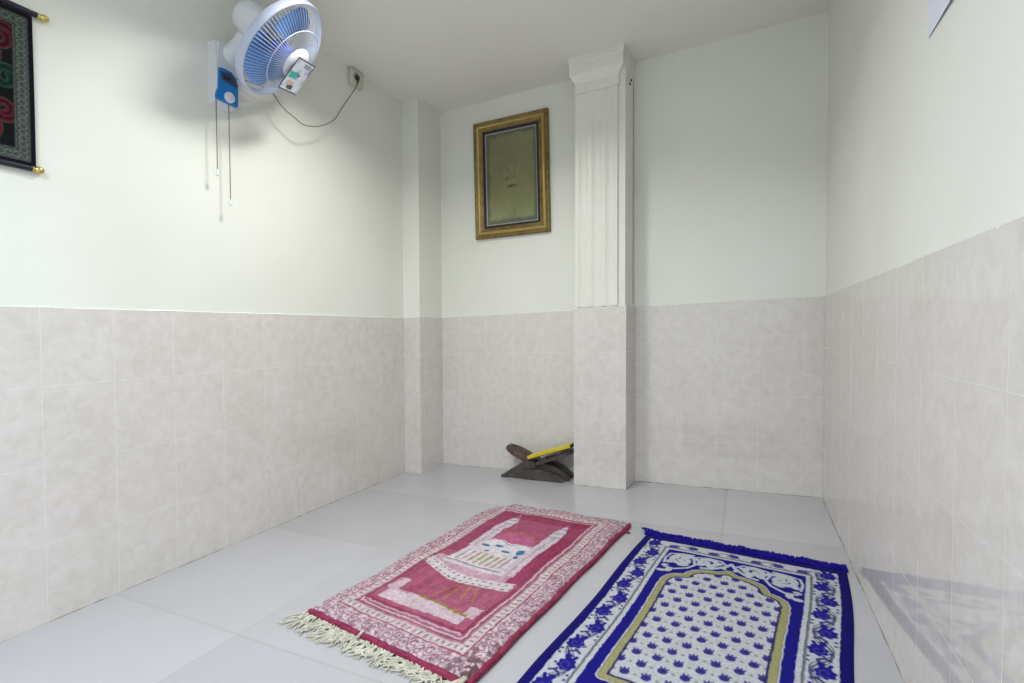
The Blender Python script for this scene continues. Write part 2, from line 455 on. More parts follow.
def blue_col(u, v):
    x = u*BW; y = -v*BL_
    c_ = np.tile(np.array(B_BLUE, float), (len(u), 1))
    jit = (vnoise(x*90, y*90, 3)-.5)*.003
    xj = x+jit; yj = y+jit
    # white floral band, framed
    d_in = np.minimum.reduce([xj-.034, BW-.030-xj, -.040-yj, yj+BL_-.045])
    band = (d_in > 0)
    c_ = mixc(c_, B_WHITE, band*1.0)
    # vines in side bands
    for xc in (.070, .632):
        s_ = np.abs(x-xc) < .034
        ph = y*2*PI/.186
        for o, am in ((0, .024), (.55, .022), (-.5, .026)):
            d = np.abs(x-xc-am*np.sin(ph+o+1.2))
            wv = .0034 if o == 0 else .0016
            c_ = mixc(c_, (92, 98, 128), np.where(s_ & (y < -.05), smooth01(wv+.001, wv-.0008, d), 0)*.95)
        for k in range(13):
            cy = -.075-.093*k; cx = xc+(.009 if k % 2 == 0 else -.010)
            if xc < .3: cx = xc-(.009 if k % 2 == 0 else -.010)
            sgn = 1 if cx > xc else -1
            f = np.minimum(flower(x, y, cx, cy, .0265, k), seg(x, y, cx, cy+.01, cx-sgn*.012, cy+.034)-.0075)
            f = np.minimum(f, seg(x, y, cx, cy+.01, cx+sgn*.012, cy+.036)-.005)
            c_ = mixc(c_, (34, 26, 150), smooth01(.0012, -.0012, f)*1.0)
            rr = np.hypot(x-cx, y-cy); th = np.arctan2(y-cy, x-cx)
            c_ = mixc(c_, (112, 116, 186), smooth01(.0024, .0006, np.abs(rr-.0045-.0021*np.mod(th+sgn*1.0, 2*PI)))*.6)
            # curling leaves that follow the vine
            for (o1, o2, o3) in ((-.030, -.010, .034), (-.018, -.036, .026), (.020, -.040, .020)):
                pp = [(cx+sgn*o1+sgn*.018*math.sin(q*PI), cy+o2-o3*(q-.2)) for q in (0, .2, .4, .6, .8, 1)]
                dl = poly_dist(x, y, pp); c_ = mixc(c_, (58, 58, 130), smooth01(.0050, .0030, dl)*(s_*(f > .002)*.9))
    # top band ornament
    tb = (y > -.101) & (y < -.042) & (x > .10) & (x < .60)
    for k in range(7):
        cx = .135+.072*k; cy = -.066 if k % 2 else -.078
        f = tulip(x, y*1.15, cx, cy*1.15, .019, 1.2 if k % 2 else -1.2)
        c_ = mixc(c_, (52, 46, 150), smooth01(.0012, -.0012, f)*tb*.9)
    d = np.abs(y+.073-.017*np.sin(x*2*PI/.144)); c_ = mixc(c_, (90, 92, 130), smooth01(.0034, .0015, d)*tb*.9)
    # inner frame
    xi0, xi1, yi0, yi1 = .126, .578, -.106, -.965
    ins = np.minimum.reduce([xj-xi0, xi1-xj, yi0-yj, yj-yi1])
    c_ = mixc(c_, B_GREY, ((ins > -.020) & (ins < -.0125))*.85)
    c_ = mixc(c_, (70, 72, 70), ((ins > -.0155) & (ins < -.0125))*.6)
    c_ = mixc(c_, B_MID, (ins > 0)*1.0)
    # white scrollwork in the spandrels above the arch
    for side in (1, -1):
        xs = CXB+side*(x-CXB) if side == -1 else x
        px = xs-CXB
        sp = ins > .003
        def spiral(cx, cy, R, turn, a0, wd):
            pts = []
            for i in range(26):
                t = i/25; a = a0+turn*t*2*PI; r = R*(1-.72*t); pts.append((cx+r*math.cos(a), cy+r*math.sin(a)))
            return poly_dist(px, y, pts)-wd
        W = np.full(x.shape, 9.0)
        W = np.minimum(W, spiral(.160, -.180, .048, -1.15, 2.6, .0105)); W = np.minimum(W, poly_dist(px, y, [(.0, -.135), (.012, -.160), (.035, -.185), (.06, -.205), (.088, -.212)])-.0065)
        W = np.minimum(W, spiral(.068, -.160, .034, 1.1, -.4, .0105))
        W = np.minimum(W, poly_dist(px, y, [(.018, -.150), (.035, -.128), (.075, -.122), (.115, -.135), (.122, -.165), (.112, -.20), (.13, -.235), (.17, -.262), (.205, -.258)])-.0048)
        W = np.minimum(W, poly_dist(px, y, [(.13, -.125), (.17, -.128), (.21, -.140), (.218, -.18), (.214, -.225)])-.0042)
        for (cx, cy, R) in ((.150, -.148, .017), (.185, -.160, .016), (.195, -.205, .015), (.150, -.215, .015), (.165, -.185, .012), (.060, -.190, .014), (.040, -.155, .012), (.095, -.185, .013), (.185, -.275, .014), (.208, -.29, .012), (.02, -.178, .010), (.205, -.245, .010)):
            W = np.minimum(W, np.hypot((px-cx)*math.cos(cx*60)+(y-cy)*math.sin(cx*60), ((y-cy)*math.cos(cx*60)-(px-cx)*math.sin(cx*60))*1.6)-R*1.35)
        c_ = mixc(c_, (218, 221, 226), smooth01(.0012, -.0012, W)*(sp & (px > 0) & (y > -.32))*1.0)
    # niche
    dn = poly_dist(xj, yj, arch+[arch[0]]); ia = inside(x, y, arch)
    sd = np.where(ia, -dn, dn)
    c_ = mixc(c_, B_WHITE, ((sd < .0150) & (sd > .0110))*1.0)
    c_ = mixc(c_, B_OLIVE, (sd <= .0110)*1.0)
    c_ = mixc(c_, (110, 108, 66), ((sd < .0112) & (sd > .0092))*.6)
    c_ = mixc(c_, B_DARK, (sd < -.0085)*1.0)
    c_ = mixc(c_, (220, 220, 225), (sd < -.0150)*1.0)
    # scattered small blue flowers and olive specks
    dy = .0438
    row = np.round((y+.644)/dy); offx = np.where(np.mod(row, 2) == 0, 0, .0272)
    colx = np.round((x-CXB-offx)/.0545)
    fx = CXB+offx+colx*.0545; fy = -.644+row*dy
    f = tulip(x, y, fx, fy, .0138, (hsh(row, colx)-.5)*.7)
    fld = (sd < -.0150)
    c_ = mixc(c_, (66, 58, 150), smooth01(.0012, -.0010, f)*fld)
    f2 = np.hypot(x-fx-.001, y-fy-.001)-.0038
    c_ = mixc(c_, (38, 30, 112), smooth01(.001, -.001, f2)*fld*.6)
    row2 = np.round((y+.644)/dy); offx2 = np.where(np.mod(row2, 2) == 0, .0272, 0)
    cx2 = np.round((x-CXB-offx2)/.0545); d = np.hypot((x-CXB-offx2-cx2*.0545)*.8, y+.644-row2*dy)
    c_ = mixc(c_, (142, 142, 112), smooth01(.0046, .0026, d)*fld*.85)
    n = (vnoise(x*260, y*260, 5)-.5)
    return c_*(.80*(1+.16*n))[:, None]

BTL = np.array([-.4024, 2.1117]); ANG = math.radians(-7.2)
ex = np.array([math.cos(ANG), math.sin(ANG)]); ey = np.array([-math.sin(ANG), math.cos(ANG)])
def blue_xy(x, y): return BTL[0]+ex[0]*x+ey[0]*y, BTL[1]+ex[1]*x+ey[1]*y
def blue_pos(u, v):
    x, y = u*BW, -v*BL_
    x = x + .004*np.sin(v*9)*(2*u-1) + .006*np.sin(v*5)*u
    X, Y = blue_xy(x, y)
    edge = np.minimum.reduce([u*BW, (1-u)*BW, v*BL_, (1-v)*BL_])
    Z = .002+.0065*smooth01(0, .012, edge)+.0015*np.sin(x*9+y*4)+.001*np.sin(y*13)+.0016*(vnoise(x*14, y*14, 2))
    return np.stack([X, Y, Z+.001], 1)
def low(fn):
    def g(u, v):
        p = fn(u, v).copy(); p[:, 2] = .0006; return p
    return g
m0 = blue_xy(.35, -.55)
blue = thing('prayer_mat', (m0[0], m0[1], 0), 'royal blue and white prayer mat with blue fringe, on the floor by the right wall', 'prayer mat', None)
grid_obj('pile', 290, 460, blue_pos, blue_col, CLOTH, blue, low(blue_pos), B_BLUE, ss=3)
mb = MB()
for k in range(430):                                    # short blue yarn ends along the far edge
    u = -.004+1.008*(k+random.random())/430; x = u*BW
    Lf = .044+.014*random.random()+.016*math.exp(-(u/.04)**2)+.014*max(0, math.sin(u*40))*random.random()
    bend = random.uniform(-.012, .006)-(.03*math.exp(-(u/.03)**2))
    P = []
    for t in (0, .35, .7, 1):
        X, Y = blue_xy(x+bend*t*t, -.006+Lf*t); P.append((X, Y, .007+.006*math.sin(PI*t*.9)*random.uniform(.6, 1.4)-.003*t+.001))
    mb.tube(P, .0026, 5, taper=[1, 1.2, 1.0, .45])
mb.build('fringe', FRINGE_B, blue, True)

# ------------------------------------------------------------------ pink prayer mat
PQ = [np.array(p) for p in ((-1.270, 1.1366), (-.6414, 1.0371), (-.4895, 2.1894), (-1.158, 2.2531))]
PKW, PKL = .64, 1.12
def pink_col(u, v):
    x = u*PKW; y = v*PKL
    j = (vnoise(x*70, y*70, 1)-.5)*.006; x = x+j; y = y+(vnoise(x*70, y*70, 9)-.5)*.006
    PINK = (174, 90, 118); PALE = (214, 190, 197); DEEP = (142, 50, 80); CREAM = (214, 200, 200)
    e = np.minimum.reduce([x, PKW-x, y, PKL-y])
    c_ = np.tile(np.array(PINK, float), (len(u), 1))
    # filigree outer border: pale ground with dense rose scrolls
    fil = (e < .066)
    c_ = mixc(c_, (220, 202, 209), fil*1.0)
    side = np.minimum(x, PKW-x) < np.minimum(y, PKL-y)
    al = np.where(side, y, x); q = e-.030
    vine = np.abs(q-.017*np.sin(al*2*PI/.062))
    c_ = mixc(c_, (132, 70, 92), smooth01(.0042, .0020, vine)*fil*.6)
    for (ph, sg) in ((0, 1), (.5, -1)):
        k_ = np.round(al/.062-.25-ph); ca_ = (k_+.25+ph)*.062
        rr = np.hypot(al-ca_, q+sg*.006); th = np.arctan2(q+sg*.006, al-ca_)
        c_ = mixc(c_, (140, 74, 98), smooth01(.0034, .0016, np.abs(rr-.0035-.0017*np.mod(th*sg+1, 2*PI)))*fil*.62)
        c_ = mixc(c_, (150, 88, 108), smooth01(.0036, .0018, np.abs(np.hypot(al-ca_-.019, (q-sg*.020)*1.4)-.0065))*fil*.55)
    c_ = mixc(c_, (140, 84, 104), smooth01(.62, .74, vnoise(x*150, y*150, 12))*fil*.5)
    c_ = mixc(c_, (150, 60, 90), (e < .004)*1.0)
    brown = smooth01(.30, .0, np.hypot(u-1, v*1.3))
    c_ = mixc(c_, (112, 80, 84), (smooth01(.45, .62, vnoise(x*110, y*110, 4)) * fil * np.maximum(.15, brown)))
    # line borders
    c_ = mixc(c_, PINK, ((e > .060) & (e < .066))*1.0)
    b2 = (e >= .066) & (e < .094)
    c_ = mixc(c_, CREAM, b2*1.0)
    along = np.where(np.minimum(x, PKW-x) < np.minimum(y, PKL-y), y, x)
    dash = np.sin(along*2*PI/.022)*np.sin((e-.066)*2*PI/.028*.5)
    c_ = mixc(c_, (150, 112, 116), smooth01(.35, .6, dash)*b2*.75)
    c_ = mixc(c_, (188, 128, 148), ((e >= .094) & (e < .100))*1.0)
    for (a0, cc_) in ((.103, (150, 100, 120)), (.112, (226, 206, 212)), (.121, (160, 104, 124))):
        c_ = mixc(c_, cc_, (np.abs(e-a0) < .0028)*.9)
    # pale inner stripe (wide along the near end and the right side)
    pal = (x > .094) & (x < .545) & (y > .094) & (y < 1.015)
    c_ = mixc(c_, (205, 166, 180), (pal & (e >= .124))*1.0)
    panel = (x > .105) & (x < .520) & (y > .132) & (y < 1.000)
    c_ = mixc(c_, PINK, panel*1.0)
    c_ = mixc(c_, DEEP, (panel & ((x < .114) | (x > .508) | (y < .145)))*.7)
    # right side of panel darker rose column
    c_ = mixc(c_, (150, 50, 86), (panel & (x > .455) & (y > .43))*.8)
    c_ = mixc(c_, (150, 56, 88), (panel & (x < .165) & (y > .55))*.7)
    # pale steps at the near end with an olive edge
    st = (y > .160) & (y < .215+.012*np.sin((x-.13)*14)) & (x > .135) & (x < .475)
    c_ = mixc(c_, (216, 192, 200), st*1.0)
    st2 = ((x > .118) & (x < .168) & (y > .215) & (y < .285)) | ((x > .455) & (x < .50) & (y > .2) & (y < .255))
    c_ = mixc(c_, (212, 184, 194), st2*1.0)
    ol = (np.abs(y-.218-.012*np.sin((x-.13)*14)) < .0045) & (x > .25) & (x < .475)
    c_ = mixc(c_, (150, 132, 48), ol*1.0)
    # rays on the courtyard floor
    for (x0, x1) in ((.300, .338), (.346, .352), (.398, .372), (.440, .400)):
        d = seg(x, y, x0, .245 if x0 < .36 else .270, x1, .372)
        c_ = mixc(c_, (176, 136, 74), smooth01(.0046, .0022, d)*panel)
    fold_shade = np.sin(x*60-y*38+2*np.sin(y*20))
    c_ = mixc(c_, (142, 56, 88), smooth01(.2, .9, fold_shade)*(panel & (y > .215) & (y < .42))*.35)  # shading of folds put into the courtyard colour as darker rose bands
    # light wall arc with windows
    arc = .470-.050*np.sin(PI*np.clip((x-.108)/.40, 0, 1))-.03*np.clip((x-.108)/.40, 0, 1)
    wal = (y > arc-.052) & (y < arc+.0) & (x > .108) & (x < .50)
    c_ = mixc(c_, (222, 212, 216), wal*1.0)
    wd = (np.sin(x*2*PI/.026) > .35) & (np.abs(np.mod((y-arc+.055), .0275)-.0138) < .0045)
    c_ = mixc(c_, (146, 112, 120), (wal & wd)*.9)
    plaz = (y >= arc) & (y < .50) & (x > .115) & (x < .46)
    c_ = mixc(c_, (204, 164, 180), plaz*1.0)
    # building
    bl = (x > .165+.1*np.clip(y-.5, -.1, .1)) & (x < .425) & (y > .455) & (y < .705+.012*np.sin(x*55))
    c_ = mixc(c_, (224, 216, 222), bl*1.0)
    for k in range(8):
        x0 = .195+.027*k
        d = seg(x, y, x0, .50, x0+.006, .575)
        c_ = mixc(c_, (160, 150, 70) if 2 <= k <= 6 else (176, 150, 150), smooth01(.0055, .003, d)*bl)
    for (cx, cy, rx, ry) in ((.235, .640, .022, .009), (.290, .655, .018, .008), (.335, .625, .020, .008), (.392, .640, .016, .020), (.265, .600, .012, .006), (.395, .600, .010, .013)):
        d = ((x-cx)/rx)**2+((y-cy)/ry)**2
        c_ = mixc(c_, (44, 104, 150), smooth01(1.3, .7, d)*bl*.9)
    edge_d = np.abs(y-.695-.012*np.sin(x*55))
    c_ = mixc(c_, (170, 140, 150), (bl & (edge_d < .004))*.7)
    c_ = mixc(c_, (170, 146, 152), ((np.abs(y-.478) < .004) & bl)*1.0)
    # minarets with tips
    for (xc, y0, y1) in ((.192, .62, .995), (.436, .47, .965)):
        hw = .027*(1-.85*smooth01(y1-.10, y1, y))
        mn = (np.abs(x-xc) < hw) & (y > y0) & (y < y1)
        c_ = mixc(c_, (216, 202, 212), mn*1.0)
        c_ = mixc(c_, (120, 136, 170), (mn & (np.abs(np.mod(y, .045)-.02) < .004) & (y > y1-.16))*.7)
        c_ = mixc(c_, (186, 140, 158), (mn & (np.abs(x-xc) < .004) & (y < y1-.12))*.7)
    # dome arch between the minarets
    dd = np.hypot((x-.315)/.085, (y-.70)/.105)
    dm = (dd < 1) & (y > .705) & (x > .222) & (x < .41)
    c_ = mixc(c_, (196, 104, 144), dm*.9)
    c_ = mixc(c_, (176, 120, 70), ((np.abs(dd-1) < .05) & (y > .76) & (x > .25) & (x < .38))*.8)
    c_ = mixc(c_, (146, 50, 82), (panel & (y > .945))*.55)
    n = (vnoise(x*200, y*200, 6)-.5)+(vnoise(x*60, y*60, 7)-.5)*.6
    c_ = c_*(.87*(1+.20*n))[:, None]
    wear = smooth01(.45, .75, vnoise(x*9, y*9, 8))
    return mixc(c_, (176, 142, 155), wear*.12)
def pink_xy(u, v):
    B = [(1-u)*(1-v), u*(1-v), u*v, (1-u)*v]
    X = sum(b*q[0] for b, q in zip(B, PQ)); Y = sum(b*q[1] for b, q in zip(B, PQ)); return X, Y
def pink_pos(u, v):
    # far left corner is tucked in and rounded
    cr = smooth01(.16, 0, u)*smooth01(.86, 1, v)
    u2 = u+.10*cr; v2 = v-.03*cr+.003*np.sin(u*17)*smooth01(.8, 1, v)
    X, Y = pink_xy(u2, v2)
    X = X+.004*np.sin(v*21)*(u-.5)
    x, y = u*PKW, v*PKL
    e = np.minimum.reduce([x, PKW-x, y, PKL-y])
    Z = .010+.012*smooth01(-.004, .016, e)+.0022*np.sin(y*16+x*9)+.0016*np.sin(x*26-y*7)+.002*vnoise(x*18, y*18, 3)
    Z = Z+.006*np.exp(-((v-.93+.10*u)/.018)**2)*smooth01(.75, .1, u)+.004*np.exp(-((v-.80+.25*u)/.02)**2)*smooth01(.9, .2, u)
    return np.stack([X, Y, Z], 1)
m0 = pink_xy(.5, .5)
pink = thing('prayer_mat', (m0[0], m0[1], 0), 'faded pink prayer mat with woven mosque picture and cream tassels, on the floor', 'prayer mat')
pb = grid_obj('pile', 290, 480, pink_pos, pink_col, CLOTH, pink, low(pink_pos), (150, 48, 82), ss=3)
# crimson binding along the near end and right side
mb = MB()
def edge_tube(us, vs_, r, z):
    P = []
    for a, b in zip(us, vs_):
        p = pink_pos(np.array([a]), np.array([b]))[0]; P.append((p[0], p[1], z+.0015*math.sin(a*31+b*47)))
    return P
mb.tube(edge_tube(np.linspace(0, 1, 40), np.full(40, -.004), .009, .0105), .0100, 8)
mb.tube(edge_tube(np.full(60, 1.004), np.linspace(0, 1, 60), .008, .009), .0082, 8)
BIND = new_mat('crimson_binding', rgb(150, 54, 84), .9, spec=.1); mottle(BIND, rgb(120, 42, 66), rgb(146, 58, 84), 50)
mb.build('binding', BIND, pink, True)
# cream tassels along the near end, lying on the floor
mb = MB()
for k in range(175):
    u = -.01+1.02*(k+random.random())/175
    p = pink_pos(np.array([min(max(u, 0), 1)]), np.array([0.]))[0]
    Lf = (.088-.034*u)*random.uniform(.55, 1.1)
    a = math.radians(-108+random.gauss(0, 13)); wob = random.gauss(0, .012); w2 = random.gauss(0, .006)
    if random.random() < .2: a -= math.radians(random.uniform(15, 45))
    P = []
    for t in (0, .12, .25, .4, .55, .7, .85, 1):
        q = wob*math.sin(PI*t*1.3)+w2*math.sin(PI*t*3.1)
        P.append((p[0]+math.cos(a)*Lf*t-math.sin(a)*q, p[1]-.006+math.sin(a)*Lf*t+math.cos(a)*q, .0040+.008*(1-t)**2*(.4+random.random()*.5)+random.random()*.0025))
    mb.tube(P, .0027, 5, taper=[1.1, 1, 1.1, .9, 1.1, .9, .8, .4])
# the knotted cords at the near right corner
for (a, b, c_) in (((1, 0), (-.065, -.03), (-.11, -.055)), ((1, 0), (-.02, -.05), (-.05, -.075)), ((.99, .0), (-.01, -.035), (.012, -.06)), ((.40, 0), (-.006, -.02), (-.012, -.045))):
    p = pink_pos(np.array([a[0]-.005]), np.array([a[1]]))[0]
    mb.tube([(p[0], p[1], .024), (p[0]+b[0]*.5, p[1]+b[1]*.5-.012, .016), (p[0]+b[0], p[1]+b[1], .006), (p[0]+c_[0], p[1]+c_[1], .004)], .0038, 6, taper=[1, 1.1, 1, .6])
mb.build('fringe', FRINGE_C, pink, True)
mb = MB()   # little loose knot by the far right corner
p = pink_pos(np.array([1.]), np.array([.93]))[0]
mb.tube([(p[0]+.006, p[1], .008), (p[0]+.018, p[1]+.004, .007), (p[0]+.032, p[1]-.002, .005)], .005, 6, taper=[1, 1.2, .6]); mb.build('loose_thread', BIND, pink, True)

# ------------------------------------------------------------------ folding book stand and book
RY0, RY1 = 2.712, 2.858
def slab(mb, prof, y0, y1, th):
    """prof: list of (x,z) along a board seen from the front; swept between y0 and y1"""
    n = len(prof); up = []; dn = []
    for i in range(n):
        a = Vector(prof[max(i-1, 0)]); b = Vector(prof[min(i+1, n-1)]); d = (b-a).normalized(); nn = Vector((-d.y, d.x))
        if nn.y < 0: nn = -nn
        p = Vector(prof[i]); t = th[i] if isinstance(th, list) else th
        up.append(p+nn*t/2); dn.append(p-nn*t/2)
    ring = up+dn[::-1]; m = len(ring)
    vs = [(q.x, y0, q.y) for q in ring]+[(q.x, y1, q.y) for q in ring]
    fs = []
    for i in range(n-1):
        a, b, c_, d = i, i+1, m-2-i, m-1-i
        fs.append([a, b, c_, d]); fs.append([m+d, m+c_, m+b, m+a])
    for i in range(m):
        j = (i+1) % m; fs.append([i, i+m, j+m, j])
    mb.add(vs, fs)
def interp(pts, n):
    out = []; m = len(pts)
    for i in range(n):
        t = i/(n-1)*(m-1); k = min(int(t), m-2); f = t-k
        p0, p1, p2, p3 = pts[max(k-1, 0)], pts[k], pts[k+1], pts[min(k+2, m-1)]
        out.append(tuple(.5*((2*p1[q])+(-p0[q]+p2[q])*f+(2*p0[q]-5*p1[q]+4*p2[q]-p3[q])*f*f+(-p0[q]+3*p1[q]-3*p2[q]+p3[q])*f**3) for q in (0, 1)))
    return out
stand = thing('book_stand', (-1.15, 2.785, 0), 'carved dark wooden folding book stand on the floor against the square pillar', 'book stand')
# board leaning to the left: carved upper leaf with rounded head, two legs going right
def leaf(name, p_top, p_mid, mat, parent, rounded=True):
    """upper leaf: flat board from p_mid up to p_top with a rounded, scalloped head"""
    a = Vector((p_mid[0], p_mid[1])); b = Vector((p_top[0], p_top[1])); L_ = (b-a).length; d = (b-a)/L_; nn = Vector((-d.y, d.x))
    if nn.y < 0: nn = -nn
    hw = (RY1-RY0)/2; yc = (RY0+RY1)/2; out = []
    out += [(0, -hw), (L_*.62, -hw)]
    for i in range(1, 16):
        t = -PI/2+PI*i/16; out.append((L_*.62+L_*.38*math.cos(t)*(1-.06*math.cos(6*t)), hw*math.sin(t)))
    out += [(L_*.62, hw), (0, hw)]
    mb = MB(); vs = []
    for h in (-.009, .009): vs += [(a.x+d.x*u+nn.x*h, yc+w_, a.y+d.y*u+nn.y*h) for u, w_ in out]
    n = len(out); fs = [list(range(n))[::-1], list(range(n, 2*n))]+[[i, (i+1) % n, n+(i+1) % n, n+i] for i in range(n)]
    mb.add(vs, fs)
    # raised carving: rim bead and rosettes on the upward face
    def pt(u, w_, h): return (a.x+d.x*u+nn.x*h, yc+w_, a.y+d.y*u+nn.y*h)
    for s_ in (.86,):
        ring = [(L_*.5+(u-L_*.5)*s_, w_*s_) for u, w_ in out]; mb.tube([pt(u, w_, .010) for u, w_ in ring], .0035, 6, closed=True)
    for (cu, cw, R) in ((.70, 0, .026), (.42, .03, .016), (.42, -.03, .016), (.25, 0, .014)):
        mb.tube([pt(L_*cu+R*math.cos(t), cw+R*math.sin(t)*1.1, .010) for t in np.linspace(0, 2*PI, 14)[:-1]], .0030, 5, closed=True)
    return mb.build(name, mat, parent)
leaf('carved_leaf', (-1.362, .178), (-1.165, .084), WOOD, stand)
leaf('carved_leaf', (-.921, .176), (-1.155, .092), DARKWOOD, stand)
legR = interp([(-1.165, .084), (-1.09, .076), (-1.03, .054), (-.985, .024), (-.958, .010)], 18)
legL = interp([(-1.155, .094), (-1.22, .080), (-1.29, .050), (-1.335, .022), (-1.376, .008)], 18)
thR = [.030+.006*math.sin(PI*i/17)-(.012 if i > 15 else 0) for i in range(18)]
thL = [.034+.004*math.sin(PI*i/17)-.022*(i/17)**1.5 for i in range(18)]
for (y0, y1) in ((RY0+.026, RY0+.060), (RY0+.094, RY0+.126)):
    mb = MB(); slab(mb, legR, y0, y1, thR); mb.build('leg', DARKWOOD, stand, True)
for (y0, y1) in ((RY0-.008, RY0+.026), (RY0+.060, RY0+.094)):
    mb = MB(); slab(mb, legL, y0, y1, thL); mb.build('leg', DARKWOOD, stand, True)
# near apron: arched skirt joining the two near feet
mb = MB()
ap = interp([(-1.30, .026), (-1.24, .032), (-1.16, .036), (-1.06, .030), (-.975, .014)], 16)
slab(mb, ap, RY0-.012, RY0+.004, [.012+.048*math.sin(PI*i/15) for i in range(16)]); mb.build('apron', DARKWOOD, stand, True)
# the book
book = thing('book', (-1.06, 2.785, .17), 'thin yellow book lying closed on the raised leaf of the wooden stand beside the pillar', 'book')
a = Vector((-1.197, .112)); b = Vector((-.922, .200)); d = (b-a).normalized(); nn = Vector((-d.y, d.x)); L_ = (b-a).length
BY0, BY1 = RY0-.004, RY0+.076
def bookpart(name, u0, u1, h0, h1, y0, y1, mat, r=.002):
    mb = MB(); cx = (u0+u1)/2; ch = (h0+h1)/2
    xf = Matrix(((d.x, 0, nn.x, a.x+d.x*cx+nn.x*ch), (0, 1, 0, (y0+y1)/2), (d.y, 0, nn.y, a.y+d.y*cx+nn.y*ch), (0, 0, 0, 1)))
    mb.rbox(u1-u0, y1-y0, h1-h0, r, xf, 2); return mb.build(name, mat, book)
bookpart('back_cover', .0, L_, .004, .008, BY0, BY1, BOARD, .0015)
bookpart('page_block', .003, L_-.004, .008, .021, BY0+.003, BY1-.004, YELLOW)
bookpart('front_cover', .0, L_, .021, .025, BY0, BY1, YELLOW, .0015)
bookpart('spine', L_-.002, L_+.004, .004, .025, BY0, BY1, BOARD, .0015)

# ------------------------------------------------------------------ picture frame
LROT = Matrix.Rotation(math.atan(LEAN), 4, 'Y')
fc = Vector((-1.315, YB, 1.866))
frame = thing('picture_frame', (fc.x, YB+.006, fc.z), 'gilt picture frame holding a stained olive paper, hanging on the back wall', 'picture frame')
FX = Matrix.Translation((fc.x, YB+R8, fc.z)) @ Matrix.Rotation(math.radians(.8), 4, 'Y') @ Matrix.Rotation(PI/2, 4, 'X')   # local x right, y up, z to the room
FW, FH = .259, .374                                      # half sizes
def frame_ring(prof, mat, name, smooth=False):
    """prof: (inset, height) section of the moulding swept round the rectangle with mitred corners"""
    mb = MB(); vs = []; fs = []; n = len(prof)
    for (sx, sy) in ((-1, -1), (1, -1), (1, 1), (-1, 1)):
        vs += [(sx*(FW-i), sy*(FH-i), h) for i, h in prof]
    for k in range(4):
        k2 = (k+1) % 4
        for i in range(n-1): fs.append([k*n+i, k*n+i+1, k2*n+i+1, k2*n+i])
    mb.add(vs, fs, FX); return mb.build(name, mat, frame, smooth)
frame_ring([(0, .001), (0, .022), (.004, .028), (.010, .030), (.018, .026), (.022, .024)], GOLD, 'outer_moulding')
frame_ring([(.022, .024), (.027, .031), (.033, .033), (.038, .031), (.041, .026)], GOLDHI, 'gilt_bead', True)
frame_ring([(.041, .026), (.050, .022), (.058, .019), (.064, .018)], GOLD, 'inner_moulding')
frame_ring([(.064, .018), (.066, .020), (.078, .018), (.078, .006)], BLACKW, 'black_liner')
frame_ring([(.078, .0085), (.086, .0085), (.086, .007)], MATW, 'white_mount')
def paper_col(u, v):
    x, y = (u-.5), (v-.5)
    c_ = np.tile(np.array((148, 146, 98), float), (len(u), 1))
    c_ = mixc(c_, (156, 160, 114), smooth01(.45, .0, v))
    n = vnoise(u*7, v*10, 1)*.6+vnoise(u*22, v*30, 2)*.4
    c_ = c_*(.95+.1*n)[:, None]
    ed = np.minimum(np.minimum(u, 1-u)*1.0, np.minimum(v, 1-v)*1.5)+(n-.5)*.07
    stain = smooth01(.085, .02, ed)
    c_ = mixc(c_, (96, 100, 84), stain*.8)
    c_ = mixc(c_, (112, 116, 104), smooth01(.07, .02, v+(n-.5)*.04)*.7)
    # faint central device
    for (cx, cy, rx, ry, a_) in ((.43, .49, .05, .022, .75), (.58, .50, .035, .016, .6), (.51, .405, .10, .013, .85), (.47, .398, .06, .012, .6)):
        dq = ((u-cx)/rx)**2+((v-cy)/ry)**2; c_ = mixc(c_, (78, 76, 56), smooth01(1.3, .4, dq)*a_)
    for (ax, ay, bx, by) in ((.42, .52, .36, .57), (.60, .53, .66, .60), (.47, .44, .44, .50), (.55, .44, .60, .50), (.50, .55, .52, .61)):
        c_ = mixc(c_, (176, 176, 132), smooth01(.05, .012, seg(u, v*1.4, ax, ay*1.4, bx, by*1.4))*.4)
    c_ = mixc(c_, (84, 84, 62), smooth01(.012, .004, np.abs(u-.55))*((v > .085) & (v < .15))*.6)
    return c_
iw, ih = FW-.085, FH-.085
def paper_pos(u, v):
    M = np.array(FX); p = np.stack([(u-.5)*2*iw, (v-.5)*2*ih, np.full(u.shape, .006), np.ones(u.shape)], 0)
    return (M@p)[:3].T
grid_obj('paper', 110, 160, paper_pos, paper_col, PRINT, frame, ss=2)
mb = MB(); mb.rbox(2*iw+.016, 2*ih+.016, .0015, 0, FX @ Matrix.Translation((0, 0, .0125))); mb.build('glass_pane', GLASS, frame)
mb = MB(); mb.rbox(2*FW-.01, 2*FH-.01, .004, 0, FX @ Matrix.Translation((0, 0, .0028))); mb.build('backing_board', new_mat('brown_backing', rgb(110, 90, 60), .8), frame)

